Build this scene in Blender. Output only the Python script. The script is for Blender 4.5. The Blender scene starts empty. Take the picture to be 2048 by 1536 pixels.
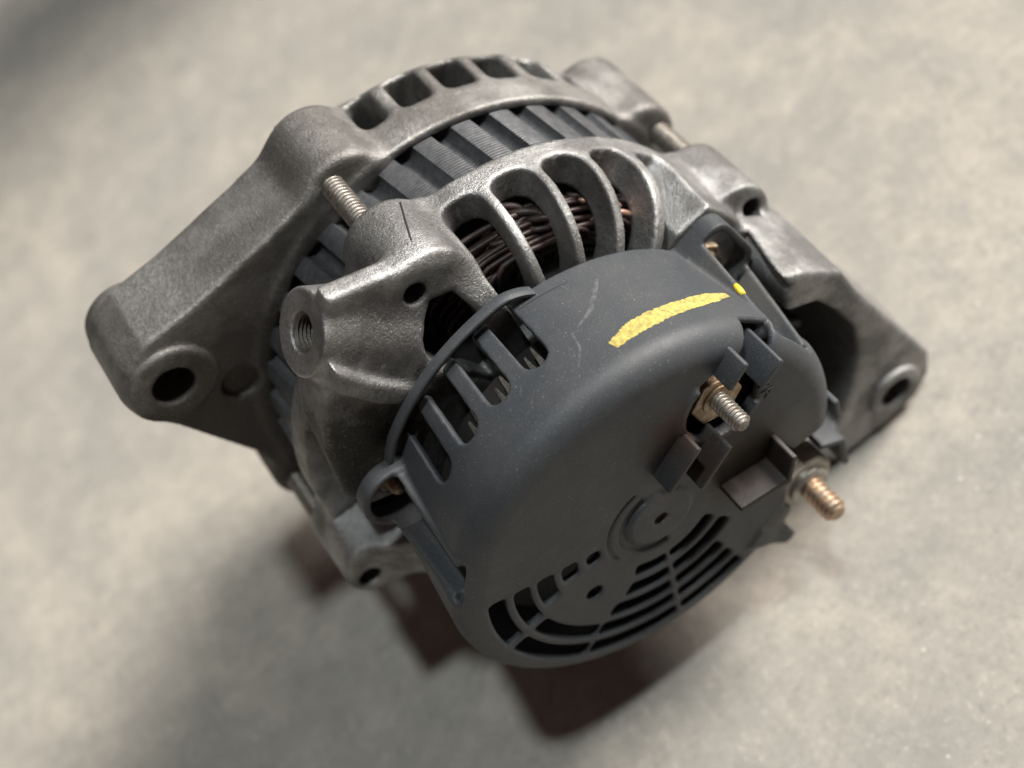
import bpy, math, random
import numpy as np
from mathutils import Matrix, Vector

random.seed(3); np.random.seed(3)
S = bpy.context.scene
COL = S.collection
PI = math.pi
rad = math.radians

# ------------------------------------------------------------------ camera
# The alternator is modelled in millimetres in its own frame (z along the shaft towards the
# rear cover); A2W takes that frame to the world (floor = z 0, metres).
FLOOR = -83.6
def a2w(p): return Vector((p[0] / 1000, -p[2] / 1000, (p[1] - FLOOR) / 1000))
def dirw(d): return Vector((d[0], -d[2], d[1])).normalized()
CX_ = (0.76109, -0.38856, 0.51940); CY_ = (0.64865, 0.45591, -0.60943); CZ_ = (0.0, 0.80073, 0.59902)
cam = bpy.data.cameras.new("camera"); camo = bpy.data.objects.new("camera", cam); COL.objects.link(camo)
r_, u_, b_ = dirw(CX_), dirw(CY_), dirw(CZ_)
M = Matrix((r_, u_, b_)).transposed().to_4x4()
M.translation = a2w((-6.18, 314.45, 263.94))
camo.matrix_world = M
cam.sensor_width = 36; cam.lens = 52.0
cam.clip_start = 0.01; cam.clip_end = 50
cam.dof.use_dof = True; cam.dof.focus_distance = 0.338; cam.dof.aperture_fstop = 7.0
S.camera = camo

# ------------------------------------------------------------------ world + light
w = bpy.data.worlds.new("World"); S.world = w; w.use_nodes = True
bg = w.node_tree.nodes["Background"]
bg.inputs[0].default_value = (0.050, 0.035, 0.032, 1); bg.inputs[1].default_value = 1.0

def lamp(name, kind, d, energy, color, angle):
    L = bpy.data.lights.new(name, kind); o = bpy.data.objects.new(name, L); COL.objects.link(o)
    L.energy = energy; L.color = color
    L.angle = rad(angle)
    o.rotation_euler = dirw(d).to_track_quat('Z', 'Y').to_euler()
    o.location = dirw(d) * 2
    return o
lamp("sun", 'SUN', (0.82, 0.57, -0.05), 5.0, (1.0, 0.94, 0.88), 20)
lamp("overhead_light", 'SUN', (0.15, 0.98, 0.125), 0.98, (0.90, 0.98, 0.97), 4.5)
S.view_settings.view_transform = 'Standard'; S.view_settings.look = 'None'
S.view_settings.exposure = 0.82; S.view_settings.gamma = 1
S.cycles.use_denoising = True
S.cycles.max_bounces = 8

# ------------------------------------------------------------------ materials
class N:
    """tiny node helper"""
    def __init__(s, name):
        s.m = bpy.data.materials.new(name); s.m.use_nodes = True; s.t = s.m.node_tree
        s.b = s.t.nodes["Principled BSDF"]; s.out = s.t.nodes["Material Output"]
        tc = s.n('ShaderNodeTexCoord'); mp = s.n('ShaderNodeMapping')
        mp.inputs['Scale'].default_value = (1000, 1000, 1000)
        s.l(tc.outputs['Object'], mp.inputs['Vector']); s.v = mp.outputs[0]
    def n(s, k, **kw):
        x = s.t.nodes.new(k)
        for a, b in kw.items(): setattr(x, a, b)
        return x
    def l(s, a, b): s.t.links.new(a, b)
    def noise(s, scale, detail=4, rough=0.55, vec=None, dist=0.0):
        x = s.n('ShaderNodeTexNoise'); x.inputs['Scale'].default_value = scale
        x.inputs['Detail'].default_value = detail; x.inputs['Roughness'].default_value = rough
        x.inputs['Distortion'].default_value = dist
        s.l(vec or s.v, x.inputs['Vector']); return x.outputs['Fac']
    def ramp(s, fac, stops):
        x = s.n('ShaderNodeValToRGB'); e = x.color_ramp.elements
        while len(e) < len(stops): e.new(0.5)
        for q, (p, c) in zip(e, stops):
            q.position = p; q.color = (c, c, c, 1) if not isinstance(c, tuple) else (*c, 1)
        s.l(fac, x.inputs[0]); return x.outputs[0]
    def mix(s, f, a, b, mode='MIX'):
        x = s.n('ShaderNodeMix', data_type='RGBA', blend_type=mode)
        for i, q in ((0, f), (6, a), (7, b)):
            if isinstance(q, (int, float)): x.inputs[i].default_value = q
            elif isinstance(q, tuple): x.inputs[i].default_value = (*q, 1)
            else: s.l(q, x.inputs[i])
        return x.outputs[2]
    def math(s, op, a, b=0.0, clamp=False):
        x = s.n('ShaderNodeMath', operation=op, use_clamp=clamp)
        for i, q in ((0, a), (1, b)):
            if isinstance(q, (int, float)): x.inputs[i].default_value = q
            else: s.l(q, x.inputs[i])
        return x.outputs[0]
    def bump(s, h, strength, dist, prev=None):
        x = s.n('ShaderNodeBump'); x.inputs['Strength'].default_value = strength
        x.inputs['Distance'].default_value = dist
        s.l(h, x.inputs['Height'])
        if prev is not None: s.l(prev, x.inputs['Normal'])
        return x.outputs[0]
    def set(s, **kw):
        for k, v in kw.items():
            i = s.b.inputs[k.replace('_', ' ')]
            if isinstance(v, (int, float)): i.default_value = v
            elif isinstance(v, tuple): i.default_value = (*v, 1)
            else: s.l(v, i)
        return s.m

def mat_cast(name, base, hi, grime_shade, g_amt=0.5, metal=0.75, blobs=()):
    s = N(name)
    big = s.noise(0.05, 4, 0.6); mid = s.noise(0.9, 4, 0.7); fine = s.noise(1.9, 3, 0.75)
    c = s.mix(s.ramp(mid, [(0.32, 0.0), (0.68, 1.0)]), base, hi)
    g = s.math('MULTIPLY', s.ramp(s.math('ADD', s.math('MULTIPLY', big, .75), s.math('MULTIPLY', mid, .25)), [(0.45, 0.0), (0.56, 1.0)]), g_amt)
    for p, r0, r1, k in blobs:
        d = s.n('ShaderNodeVectorMath', operation='DISTANCE'); s.l(s.v, d.inputs[0]); d.inputs[1].default_value = p
        e = s.math('ADD', d.outputs['Value'], s.math('MULTIPLY', s.math('SUBTRACT', s.noise(0.12, 5, 0.7), 0.5), 26.0))
        mr = s.n('ShaderNodeMapRange'); s.l(e, mr.inputs[0]); mr.inputs[1].default_value = r0; mr.inputs[2].default_value = r1
        mr.inputs[3].default_value = k; mr.inputs[4].default_value = 0.0
        g = s.math('MAXIMUM', g, mr.outputs[0])
    c = s.mix(g, c, grime_shade)
    c = s.mix(s.ramp(fine, [(0.60, 0.0), (0.72, 0.55)]), c, tuple(min(1, x * 1.6) for x in hi))
    c = s.mix(s.ramp(fine, [(0.28, 0.7), (0.40, 0.0)]), c, tuple(x * .5 for x in grime_shade))
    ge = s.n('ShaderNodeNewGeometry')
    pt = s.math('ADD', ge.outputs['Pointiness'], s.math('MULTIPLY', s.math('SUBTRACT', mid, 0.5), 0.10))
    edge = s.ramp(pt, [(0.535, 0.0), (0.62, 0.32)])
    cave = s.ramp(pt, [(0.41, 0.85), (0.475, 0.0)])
    c = s.mix(cave, c, tuple(x * .45 for x in grime_shade))
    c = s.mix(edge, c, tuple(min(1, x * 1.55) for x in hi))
    b = s.bump(s.noise(0.75, 4, 0.75), 0.5, 0.0004)
    b = s.bump(fine, 0.7, 0.0003, b)
    return s.set(Base_Color=c, Metallic=metal, Roughness=s.math('ADD', s.math('ADD', s.math('MULTIPLY', mid, 0.25), 0.31), s.math('MULTIPLY', g, 0.2)), Normal=b)

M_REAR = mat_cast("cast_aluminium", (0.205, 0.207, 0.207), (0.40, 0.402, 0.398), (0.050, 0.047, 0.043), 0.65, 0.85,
                  [((-46, 36, 44), 14, 30, .95), ((-12, 58, 40), 4, 16, .6), ((58, -30, 50), 20, 38, .5)])  # darker block: grime plus painted shade; web and lug pocket also darkened
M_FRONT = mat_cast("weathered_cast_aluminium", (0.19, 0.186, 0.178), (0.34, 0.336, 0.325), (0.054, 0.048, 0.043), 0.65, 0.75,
                   [((-60, 25, 2), 30, 52, .9)])  # ear face darkened: its shade painted in with the grime
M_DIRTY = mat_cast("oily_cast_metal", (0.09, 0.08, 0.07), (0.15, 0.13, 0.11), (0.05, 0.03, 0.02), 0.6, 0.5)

def mat_plastic():
    s = N("black_plastic")
    big = s.noise(0.05, 4, 0.6); fine = s.noise(1.6, 3, 0.6)
    c = s.mix(s.ramp(big, [(0.35, 0.0), (0.7, 1.0)]), (0.034, 0.039, 0.045), (0.050, 0.053, 0.057))
    vo = s.n('ShaderNodeTexVoronoi'); vo.inputs['Scale'].default_value = 1.1; s.l(s.v, vo.inputs['Vector'])
    spk = s.ramp(vo.outputs['Distance'], [(0.05, 1.0), (0.13, 0.0)])
    msk = s.ramp(s.noise(0.10, 4, 0.7), [(0.42, 0.0), (0.58, 1.0)])
    vr = s.ramp(vo.outputs['Color'], [(0.45, 0.0), (0.6, 1.0)])
    spk = s.math('MULTIPLY', s.math('MULTIPLY', spk, msk), vr)
    c = s.mix(spk, c, (0.40, 0.38, 0.33))
    sc = s.ramp(s.noise(2.6, 3, 0.65), [(0.60, 0.0), (0.74, 0.40)])
    c = s.mix(sc, c, (0.25, 0.24, 0.22))
    # rusty run-off left of the first terminal, pale dust round the hub and the second one, painted shade on the fins
    def blob(p, r0, r1, soft=0.5):
        d = s.n('ShaderNodeVectorMath', operation='DISTANCE'); s.l(s.v, d.inputs[0]); d.inputs[1].default_value = p
        e = s.math('ADD', d.outputs['Value'], s.math('MULTIPLY', s.math('SUBTRACT', s.noise(0.25, 4, 0.7), 0.5), 10.0))
        mr = s.n('ShaderNodeMapRange'); s.l(e, mr.inputs[0]); mr.inputs[1].default_value = r0; mr.inputs[2].default_value = r1
        mr.inputs[3].default_value = soft; mr.inputs[4].default_value = 0.0
        return mr.outputs[0]
    for p, r0, r1, k, col in (((15, 24, 86), 4, 12, .75, (0.050, 0.027, 0.012)), ((27, 22, 80), 6, 12, .6, (0.10, 0.08, 0.06)),
                              ((26, -4, 89), 6, 15, .6, (0.040, 0.026, 0.015)), ((41, -11, 86), 2, 11, .35, (0.12, 0.11, 0.09)),
                              ((4, 9, 88.5), 2, 9, .22, (0.12, 0.115, 0.11)), ((-50, 22, 55), 3, 12, .3, (0.05, 0.026, 0.016)),
                              ((24, -10, 93), 9, 14, .92, (0.013, 0.008, 0.005)), ((10, 18, 91.5), 5, 9, .7, (0.014, 0.014, 0.016)),  # near-black blobs: shade on the guide fins put into the colour
                              ((17, 12.5, 92), 5, 8, .7, (0.030, 0.016, 0.010)),
                              ((0, 0, 88), 0.6, 3.0, .5, (0.25, 0.23, 0.17)), ((52, 16, 62), 4, 16, .4, (0.13, 0.12, 0.10))):
        c = s.mix(blob(p, r0, r1, k), c, col)
    b = s.bump(s.noise(2.4, 3, 0.7), 0.6, 0.00016)
    return s.set(Base_Color=c, Roughness=s.math('ADD', s.math('MULTIPLY', s.noise(0.3, 4, 0.6), 0.22), 0.40), Specular_IOR_Level=0.33, Normal=b)
M_COVER = mat_plastic()

def mat_simple(name, col, rough, metal=0.0, nscale=1.0, amt=0.4, bump=0.3, col2=None, bd=0.0002):
    s = N(name)
    f = s.noise(nscale, 4, 0.65)
    c = s.mix(s.ramp(f, [(0.35, 0.0), (0.68, 1.0)]), col, col2 or tuple(x * (1 - amt) for x in col))
    return s.set(Base_Color=c, Roughness=rough, Metallic=metal, Normal=s.bump(s.noise(nscale * 3, 3, 0.6), bump, bd))
M_LAM = None
def mat_lamination():
    s = N("stator_laminations")
    sep = s.n('ShaderNodeSeparateXYZ'); s.l(s.v, sep.inputs[0])
    wv = s.math('SINE', s.math('MULTIPLY', sep.outputs[2], 2 * PI / 0.95))
    f = s.noise(0.5, 4, 0.7)
    c = s.mix(s.ramp(f, [(0.35, 0.0), (0.7, 1.0)]), (0.070, 0.073, 0.079), (0.135, 0.139, 0.146))
    c = s.mix(s.ramp(wv, [(0.2, 0.22), (0.6, 0.0)]), c, (0.05, 0.055, 0.06))
    c = s.mix(s.ramp(s.noise(3.0, 2, 0.5), [(0.66, 0.0), (0.75, 0.4)]), c, (0.3, 0.3, 0.3))
    return s.set(Base_Color=c, Roughness=0.42, Metallic=0.55, Normal=s.bump(wv, 0.4, 0.0001))
M_LAM = mat_lamination()
M_STEEL = mat_simple("dull_zinc_steel", (0.30, 0.285, 0.26), 0.45, 0.85, 0.7, 0.5, 0.45, (0.16, 0.14, 0.12))
M_BRASSY = mat_simple("yellow_passivated_steel", (0.50, 0.33, 0.205), 0.40, 0.9, 0.5, 0.4, 0.4, (0.30, 0.27, 0.23))
M_RUSTNUT = mat_simple("rusty_nut_steel", (0.40, 0.34, 0.26), 0.5, 0.7, 0.45, 0.5, 0.6, (0.22, 0.13, 0.06))
M_WIRE = mat_simple("enamelled_copper_wire", (0.012, 0.010, 0.0095), 0.5, 0.1, 0.5, 0.5, 0.5, (0.040, 0.017, 0.014))
M_WIRE2 = mat_simple("bare_copper_wire", (0.46, 0.24, 0.18), 0.35, 0.6, 0.8, 0.5, 0.3, (0.30, 0.22, 0.17))
M_DARK = mat_simple("interior_shade_and_seams", (0.012, 0.011, 0.010), 0.8, 0.0, 0.5, 0.3, 0.2)  # near-black: darkness of the inside put into the colour; also used for seams
M_TIN = mat_simple("tinned_terminal", (0.42, 0.41, 0.36), 0.35, 0.85, 0.8, 0.5, 0.2)
M_CREAM = mat_simple("cream_insulator", (0.42, 0.39, 0.33), 0.5, 0.1, 0.3, 0.35, 0.3)
M_PULLEY = mat_simple("black_pulley_steel", (0.03, 0.03, 0.032), 0.5, 0.4, 0.4, 0.3, 0.2)

def mat_worn_paint(name, col, lo, hi, scale=0.9, a0=0.35, a1=0.88):
    s = N(name)
    f = s.ramp(s.noise(scale, 5, 0.75), [(lo, a0), (hi, a1)])
    s.set(Base_Color=col, Roughness=0.55, Alpha=f)
    return s.m
M_YEL = mat_worn_paint("yellow_marker_paint", (0.52, 0.43, 0.115), 0.32, 0.60, 0.8, 0.30, 0.86)
M_SCR = mat_worn_paint("pale_scuff", (0.20, 0.20, 0.20), 0.40, 0.75, 0.8, 0.05, 0.6)
M_YEL2 = mat_simple("bright_yellow_paint", (0.66, 0.48, 0.03), 0.5, 0.0, 0.8, 0.2, 0.3)

# ------------------------------------------------------------------ object helpers (mm in, metres out)
def new_obj(name, verts, faces, mat, parent=None, smooth=True, kind=None, label=None, autosmooth=None):
    me = bpy.data.meshes.new(name)
    v = np.asarray(verts, dtype=np.float32) / 1000.0
    if isinstance(faces, np.ndarray):
        nf, k = faces.shape
        me.vertices.add(len(v)); me.vertices.foreach_set("co", v.ravel())
        me.loops.add(nf * k); me.loops.foreach_set("vertex_index", faces.astype(np.int32).ravel())
        me.polygons.add(nf); me.polygons.foreach_set("loop_start", np.arange(0, nf * k, k, dtype=np.int32))
        me.update(calc_edges=True)
    else:
        me.from_pydata(v.tolist(), [], faces); me.update()
    if smooth:
        me.polygons.foreach_set("use_smooth", np.ones(len(me.polygons), dtype=bool))
    me.materials.append(mat)
    o = bpy.data.objects.new(name, me); COL.objects.link(o)
    if parent: o.parent = parent
    if kind: o["kind"] = kind
    if label: o["label"] = label
    if autosmooth:
        md = o.modifiers.new("edges", 'EDGE_SPLIT'); md.split_angle = rad(autosmooth)
    return o

def basis(z, xh=(1, 0, 0)):
    z = np.array(z, float); z /= np.linalg.norm(z)
    x = np.array(xh, float)
    if abs(x @ z) > .95: x = np.array((0, 1, 0.))
    x -= z * (x @ z); x /= np.linalg.norm(x)
    return x, np.cross(z, x), z

def lathe(prof, o=(0, 0, 0), axis=(0, 0, 1), seg=48, closed_profile=False):
    """profile [(r, h)] around axis at o"""
    x, y, z = basis(axis); o = np.array(o, float)
    V = []; F = []
    n = len(prof)
    for i in range(seg):
        a = 2 * PI * i / seg; d = math.cos(a) * x + math.sin(a) * y
        for r, h in prof: V.append(o + d * r + z * h)
    m = n if closed_profile else n - 1
    for i in range(seg):
        j = (i + 1) % seg
        for k in range(m):
            k2 = (k + 1) % n
            F.append((i * n + k, j * n + k, j * n + k2, i * n + k2))
    return V, F

def prism(poly, z0, z1, bevel=0.0):
    """polygon (ccw xy) extruded along z with a small chamfer on the top edge"""
    n = len(poly); P = np.array(poly, float)
    rings = [(P, z0)]
    if bevel:
        c = []
        for i in range(n):
            a, b, d = P[i - 1], P[i], P[(i + 1) % n]
            e1 = (b - a) / np.linalg.norm(b - a); e2 = (d - b) / np.linalg.norm(d - b)
            nn = np.array((-e1[1] - e2[1], e1[0] + e2[0])); q = np.linalg.norm(nn)
            nn = nn / q if q > 1e-6 else nn
            c.append(b + nn * bevel / max(0.4, (nn @ np.array((-e1[1], e1[0])))))
        rings += [(P, z1 - bevel), (np.array(c), z1)]
    else: rings += [(P, z1)]
    V = []; F = []
    for R, z in rings: V += [(p[0], p[1], z) for p in R]
    for k in range(len(rings) - 1):
        for i in range(n):
            j = (i + 1) % n
            F.append((k * n + i, k * n + j, (k + 1) * n + j, (k + 1) * n + i))
    F.append(tuple(range(n))[::-1]); F.append(tuple((len(rings) - 1) * n + i for i in range(n)))
    return V, F

def tube(pts, r, seg=8, cap=True):
    P = [np.array(p, float) for p in pts]; V = []; F = []
    prev = None
    for i, p in enumerate(P):
        t = P[min(i + 1, len(P) - 1)] - P[max(i - 1, 0)]; t /= np.linalg.norm(t)
        if prev is None: x, y, _ = basis(t)
        else:
            x = prev - t * (prev @ t); x /= np.linalg.norm(x); y = np.cross(t, x)
        prev = x
        rr = r[i] if hasattr(r, '__len__') else r
        for k in range(seg):
            a = 2 * PI * k / seg; V.append(p + (math.cos(a) * x + math.sin(a) * y) * rr)
    for i in range(len(P) - 1):
        for k in range(seg):
            l = (k + 1) % seg
            F.append((i * seg + k, i * seg + l, (i + 1) * seg + l, (i + 1) * seg + k))
    if cap:
        F.append(tuple(range(seg))[::-1]); F.append(tuple((len(P) - 1) * seg + k for k in range(seg)))
    return V, F

def join(*parts):
    V = []; F = []
    for v, f in parts:
        o = len(V); V += list(v); F += [tuple(i + o for i in q) for q in f]
    return V, F

def helix_thread(o, axis, r, L, pitch, depth=0.35, seg=28, chamfer=0.8, tip=True):
    """a threaded rod: real helical ridge, per-step profile"""
    x, y, z = basis(axis); o = np.array(o, float)
    steps = max(8, int(L / pitch * 8)); V = []; F = []
    for i in range(steps + 1):
        h = L * i / steps
        for k in range(seg):
            a = 2 * PI * k / seg
            ph = (h / pitch - k / seg) % 1.0
            d = depth * (1 - math.cos(ph * 2 * PI)) / 2
            rr = r - d
            if L - h < chamfer: rr = min(rr, r - depth * .9 - (chamfer - (L - h)) * .6)
            V.append(o + (math.cos(a) * x + math.sin(a) * y) * rr + z * h)
    for i in range(steps):
        for k in range(seg):
            l = (k + 1) % seg
            F.append((i * seg + k, i * seg + l, (i + 1) * seg + l, (i + 1) * seg + k))
    b = steps * seg
    rt = r - depth * .9 - chamfer * .6
    c = len(V)
    for k in range(seg):
        a = 2 * PI * k / seg; V.append(o + (math.cos(a) * x + math.sin(a) * y) * rt * .93 + z * (L + .12))
    for k in range(seg):
        l = (k + 1) % seg; F.append((b + k, b + l, c + l, c + k))
    V.append(o + z * (L + .12 if not tip else L - .15)); 
    for k in range(seg): F.append((c + k, c + (k + 1) % seg, len(V) - 1))
    F.append(tuple(range(seg))[::-1])
    return V, F

# ------------------------------------------------------------------ signed distance field modelling
class Grid:
    def __init__(s, lo, hi, h):
        s.h = h; s.lo = np.array(lo, np.float32)
        s.n = [int(math.ceil((b - a) / h)) + 1 for a, b in zip(lo, hi)]
        s.ax = [np.float32(a) + np.arange(k, dtype=np.float32) * np.float32(h) for a, k in zip(lo, s.n)]
        s.f = np.full(s.n, 50.0, np.float32)
    def box(s, lo, hi, pad=0.0):
        sl = []
        for k in range(3):
            a = max(0, int(math.floor((lo[k] - pad - s.lo[k]) / s.h))); b = min(s.n[k], int(math.ceil((hi[k] + pad - s.lo[k]) / s.h)) + 1)
            sl.append(slice(a, max(a, b)))
        x = s.ax[0][sl[0]][:, None, None]; y = s.ax[1][sl[1]][None, :, None]; z = s.ax[2][sl[2]][None, None, :]
        return tuple(sl), x, y, z
    def all(s): return s.box(s.lo, [a[-1] for a in s.ax])
    def add(s, fn, lo, hi, k=0.0):
        sl, x, y, z = s.box(lo, hi, k + 1.5)
        d = fn(x, y, z); f = s.f[sl]
        s.f[sl] = smin(f, d, k)
    def cut(s, fn, lo, hi, k=0.0):
        sl, x, y, z = s.box(lo, hi, k + 1.5)
        d = fn(x, y, z); f = s.f[sl]
        s.f[sl] = -smin(-f, d, k)
    def mesh(s):
        f = s.f; neg = f < 0
        nx, ny, nz = f.shape
        c = neg[:-1, :-1, :-1].astype(np.uint8)
        cnt = np.zeros((nx - 1, ny - 1, nz - 1), np.uint8)
        for dx in (0, 1):
            for dy in (0, 1):
                for dz in (0, 1): cnt += neg[dx:nx - 1 + dx, dy:ny - 1 + dy, dz:nz - 1 + dz]
        act = (cnt > 0) & (cnt < 8)
        I = np.argwhere(act).astype(np.int32)
        idx = np.full(act.shape, -1, np.int32); idx[act] = np.arange(len(I), dtype=np.int32)
        i, j, k = I.T
        acc = np.zeros((len(I), 3), np.float32); m = np.zeros(len(I), np.float32)
        vals = {}
        for dx in (0, 1):
            for dy in (0, 1):
                for dz in (0, 1): vals[dx, dy, dz] = f[i + dx, j + dy, k + dz]
        for a in vals:
            for ax in range(3):
                if a[ax] == 0:
                    b = list(a); b[ax] = 1; b = tuple(b)
                    A, B = vals[a], vals[b]; cr = (A < 0) != (B < 0)
                    t = np.where(cr, A / np.where(cr, A - B, 1), 0)
                    for q in range(3):
                        acc[:, q] += np.where(cr, (a[q] + (t if q == ax else 0)), 0)
                    m += cr
        V = (I + acc / m[:, None]) * s.h + s.lo
        quads = []
        for ax in range(3):
            o1, o2 = [(1, 2), (2, 0), (0, 1)][ax]
            sl0 = [slice(None)] * 3; sl1 = [slice(None)] * 3
            sl0[ax] = slice(0, -1); sl1[ax] = slice(1, None)
            A = neg[tuple(sl0)]; B = neg[tuple(sl1)]
            E = np.argwhere(A != B)
            ok = (E[:, o1] > 0) & (E[:, o2] > 0) & (E[:, o1] < s.n[o1] - 1) & (E[:, o2] < s.n[o2] - 1)
            E = E[ok]
            def at(d1, d2):
                q = E.copy(); q[:, o1] -= d1; q[:, o2] -= d2
                return idx[q[:, 0], q[:, 1], q[:, 2]]
            q = np.stack([at(1, 1), at(0, 1), at(0, 0), at(1, 0)], 1)
            fl = ~A[E[:, 0], E[:, 1], E[:, 2]]
            q[fl] = q[fl][:, ::-1]
            quads.append(q)
        return V, np.concatenate(quads)

def smin(a, b, k):
    if k <= 0: return np.minimum(a, b)
    h = np.maximum(k - np.abs(a - b), 0) / np.float32(k)
    return np.minimum(a, b) - h * h * np.float32(k * .25)
def smax(a, b, k): return -smin(-a, -b, k)
def cyl_z(cx, cy, r, z0, z1, rnd=0.0):
    def f(x, y, z):
        q = np.sqrt((x - cx) ** 2 + (y - cy) ** 2) - (r - rnd); w = np.abs(z - (z0 + z1) / 2) - ((z1 - z0) / 2 - rnd)
        return np.minimum(np.maximum(q, w), 0) + np.sqrt(np.maximum(q, 0) ** 2 + np.maximum(w, 0) ** 2) - rnd
    return f
def cyl_axis(o, ax, r0, r1, L, rnd=0.0):
    o = np.array(o, float); ax = np.array(ax, float); ax /= np.linalg.norm(ax)
    def f(x, y, z):
        px, py, pz = x - o[0], y - o[1], z - o[2]
        h = px * ax[0] + py * ax[1] + pz * ax[2]
        rr = np.sqrt(np.maximum(px * px + py * py + pz * pz - h * h, 0))
        r = r0 + (r1 - r0) * np.clip(h / L, 0, 1)
        q = rr - (r - rnd); w = np.abs(h - L / 2) - (L / 2 - rnd)
        return np.minimum(np.maximum(q, w), 0) + np.sqrt(np.maximum(q, 0) ** 2 + np.maximum(w, 0) ** 2) - rnd
    return f
def poly2(P):
    P = np.array(P, float)
    def f(x, y):
        n = len(P); d = None; s = None
        for i in range(n):
            a, b = P[i], P[i - 1]
            e = b - a; wx, wy = x - a[0], y - a[1]
            t = np.clip((wx * e[0] + wy * e[1]) / (e @ e), 0, 1)
            dx, dy = wx - e[0] * t, wy - e[1] * t
            dd = dx * dx + dy * dy
            d = dd if d is None else np.minimum(d, dd)
            c1 = y >= a[1]; c2 = y < b[1]; c3 = e[0] * wy > e[1] * wx
            flip = (c1 & c2 & c3) | (~c1 & ~c2 & ~c3)
            s = flip if s is None else s ^ flip
        return np.sqrt(d) * np.where(s, -1, 1)
    return f
def poly_z(P, z0, z1, rnd=0.0, draft=0.0):
    g = poly2(P)
    def f(x, y, z):
        q = (g(x[:, :, 0], y[:, :, 0]) + rnd)[:, :, None] + draft * (z - z1)
        w = np.abs(z - (z0 + z1) / 2) - ((z1 - z0) / 2 - rnd)
        return np.minimum(np.maximum(q, w), 0) + np.sqrt(np.maximum(q, 0) ** 2 + np.maximum(w, 0) ** 2) - rnd
    return f
def pbox(P, z0, z1):
    P = np.array(P); return (P[:, 0].min(), P[:, 1].min(), z0), (P[:, 0].max(), P[:, 1].max(), z1)
def polar(r, a): return (r * math.cos(rad(a)), r * math.sin(rad(a)))
def xy_z(cx, cy, r, z0, z1): return (cx - r, cy - r, z0), (cx + r, cy + r, z1)

BOLTS = [96, 6, -84, 186]
ROOT = bpy.data.objects.new("alternator", None); COL.objects.link(ROOT)
ROOT.location = (0, 0, -FLOOR / 1000); ROOT.rotation_euler = (PI / 2, 0, 0)
ROOT["label"] = "used car alternator with cast aluminium brackets and black plastic rear cover lying on the concrete"
ROOT["category"] = "alternator"

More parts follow.
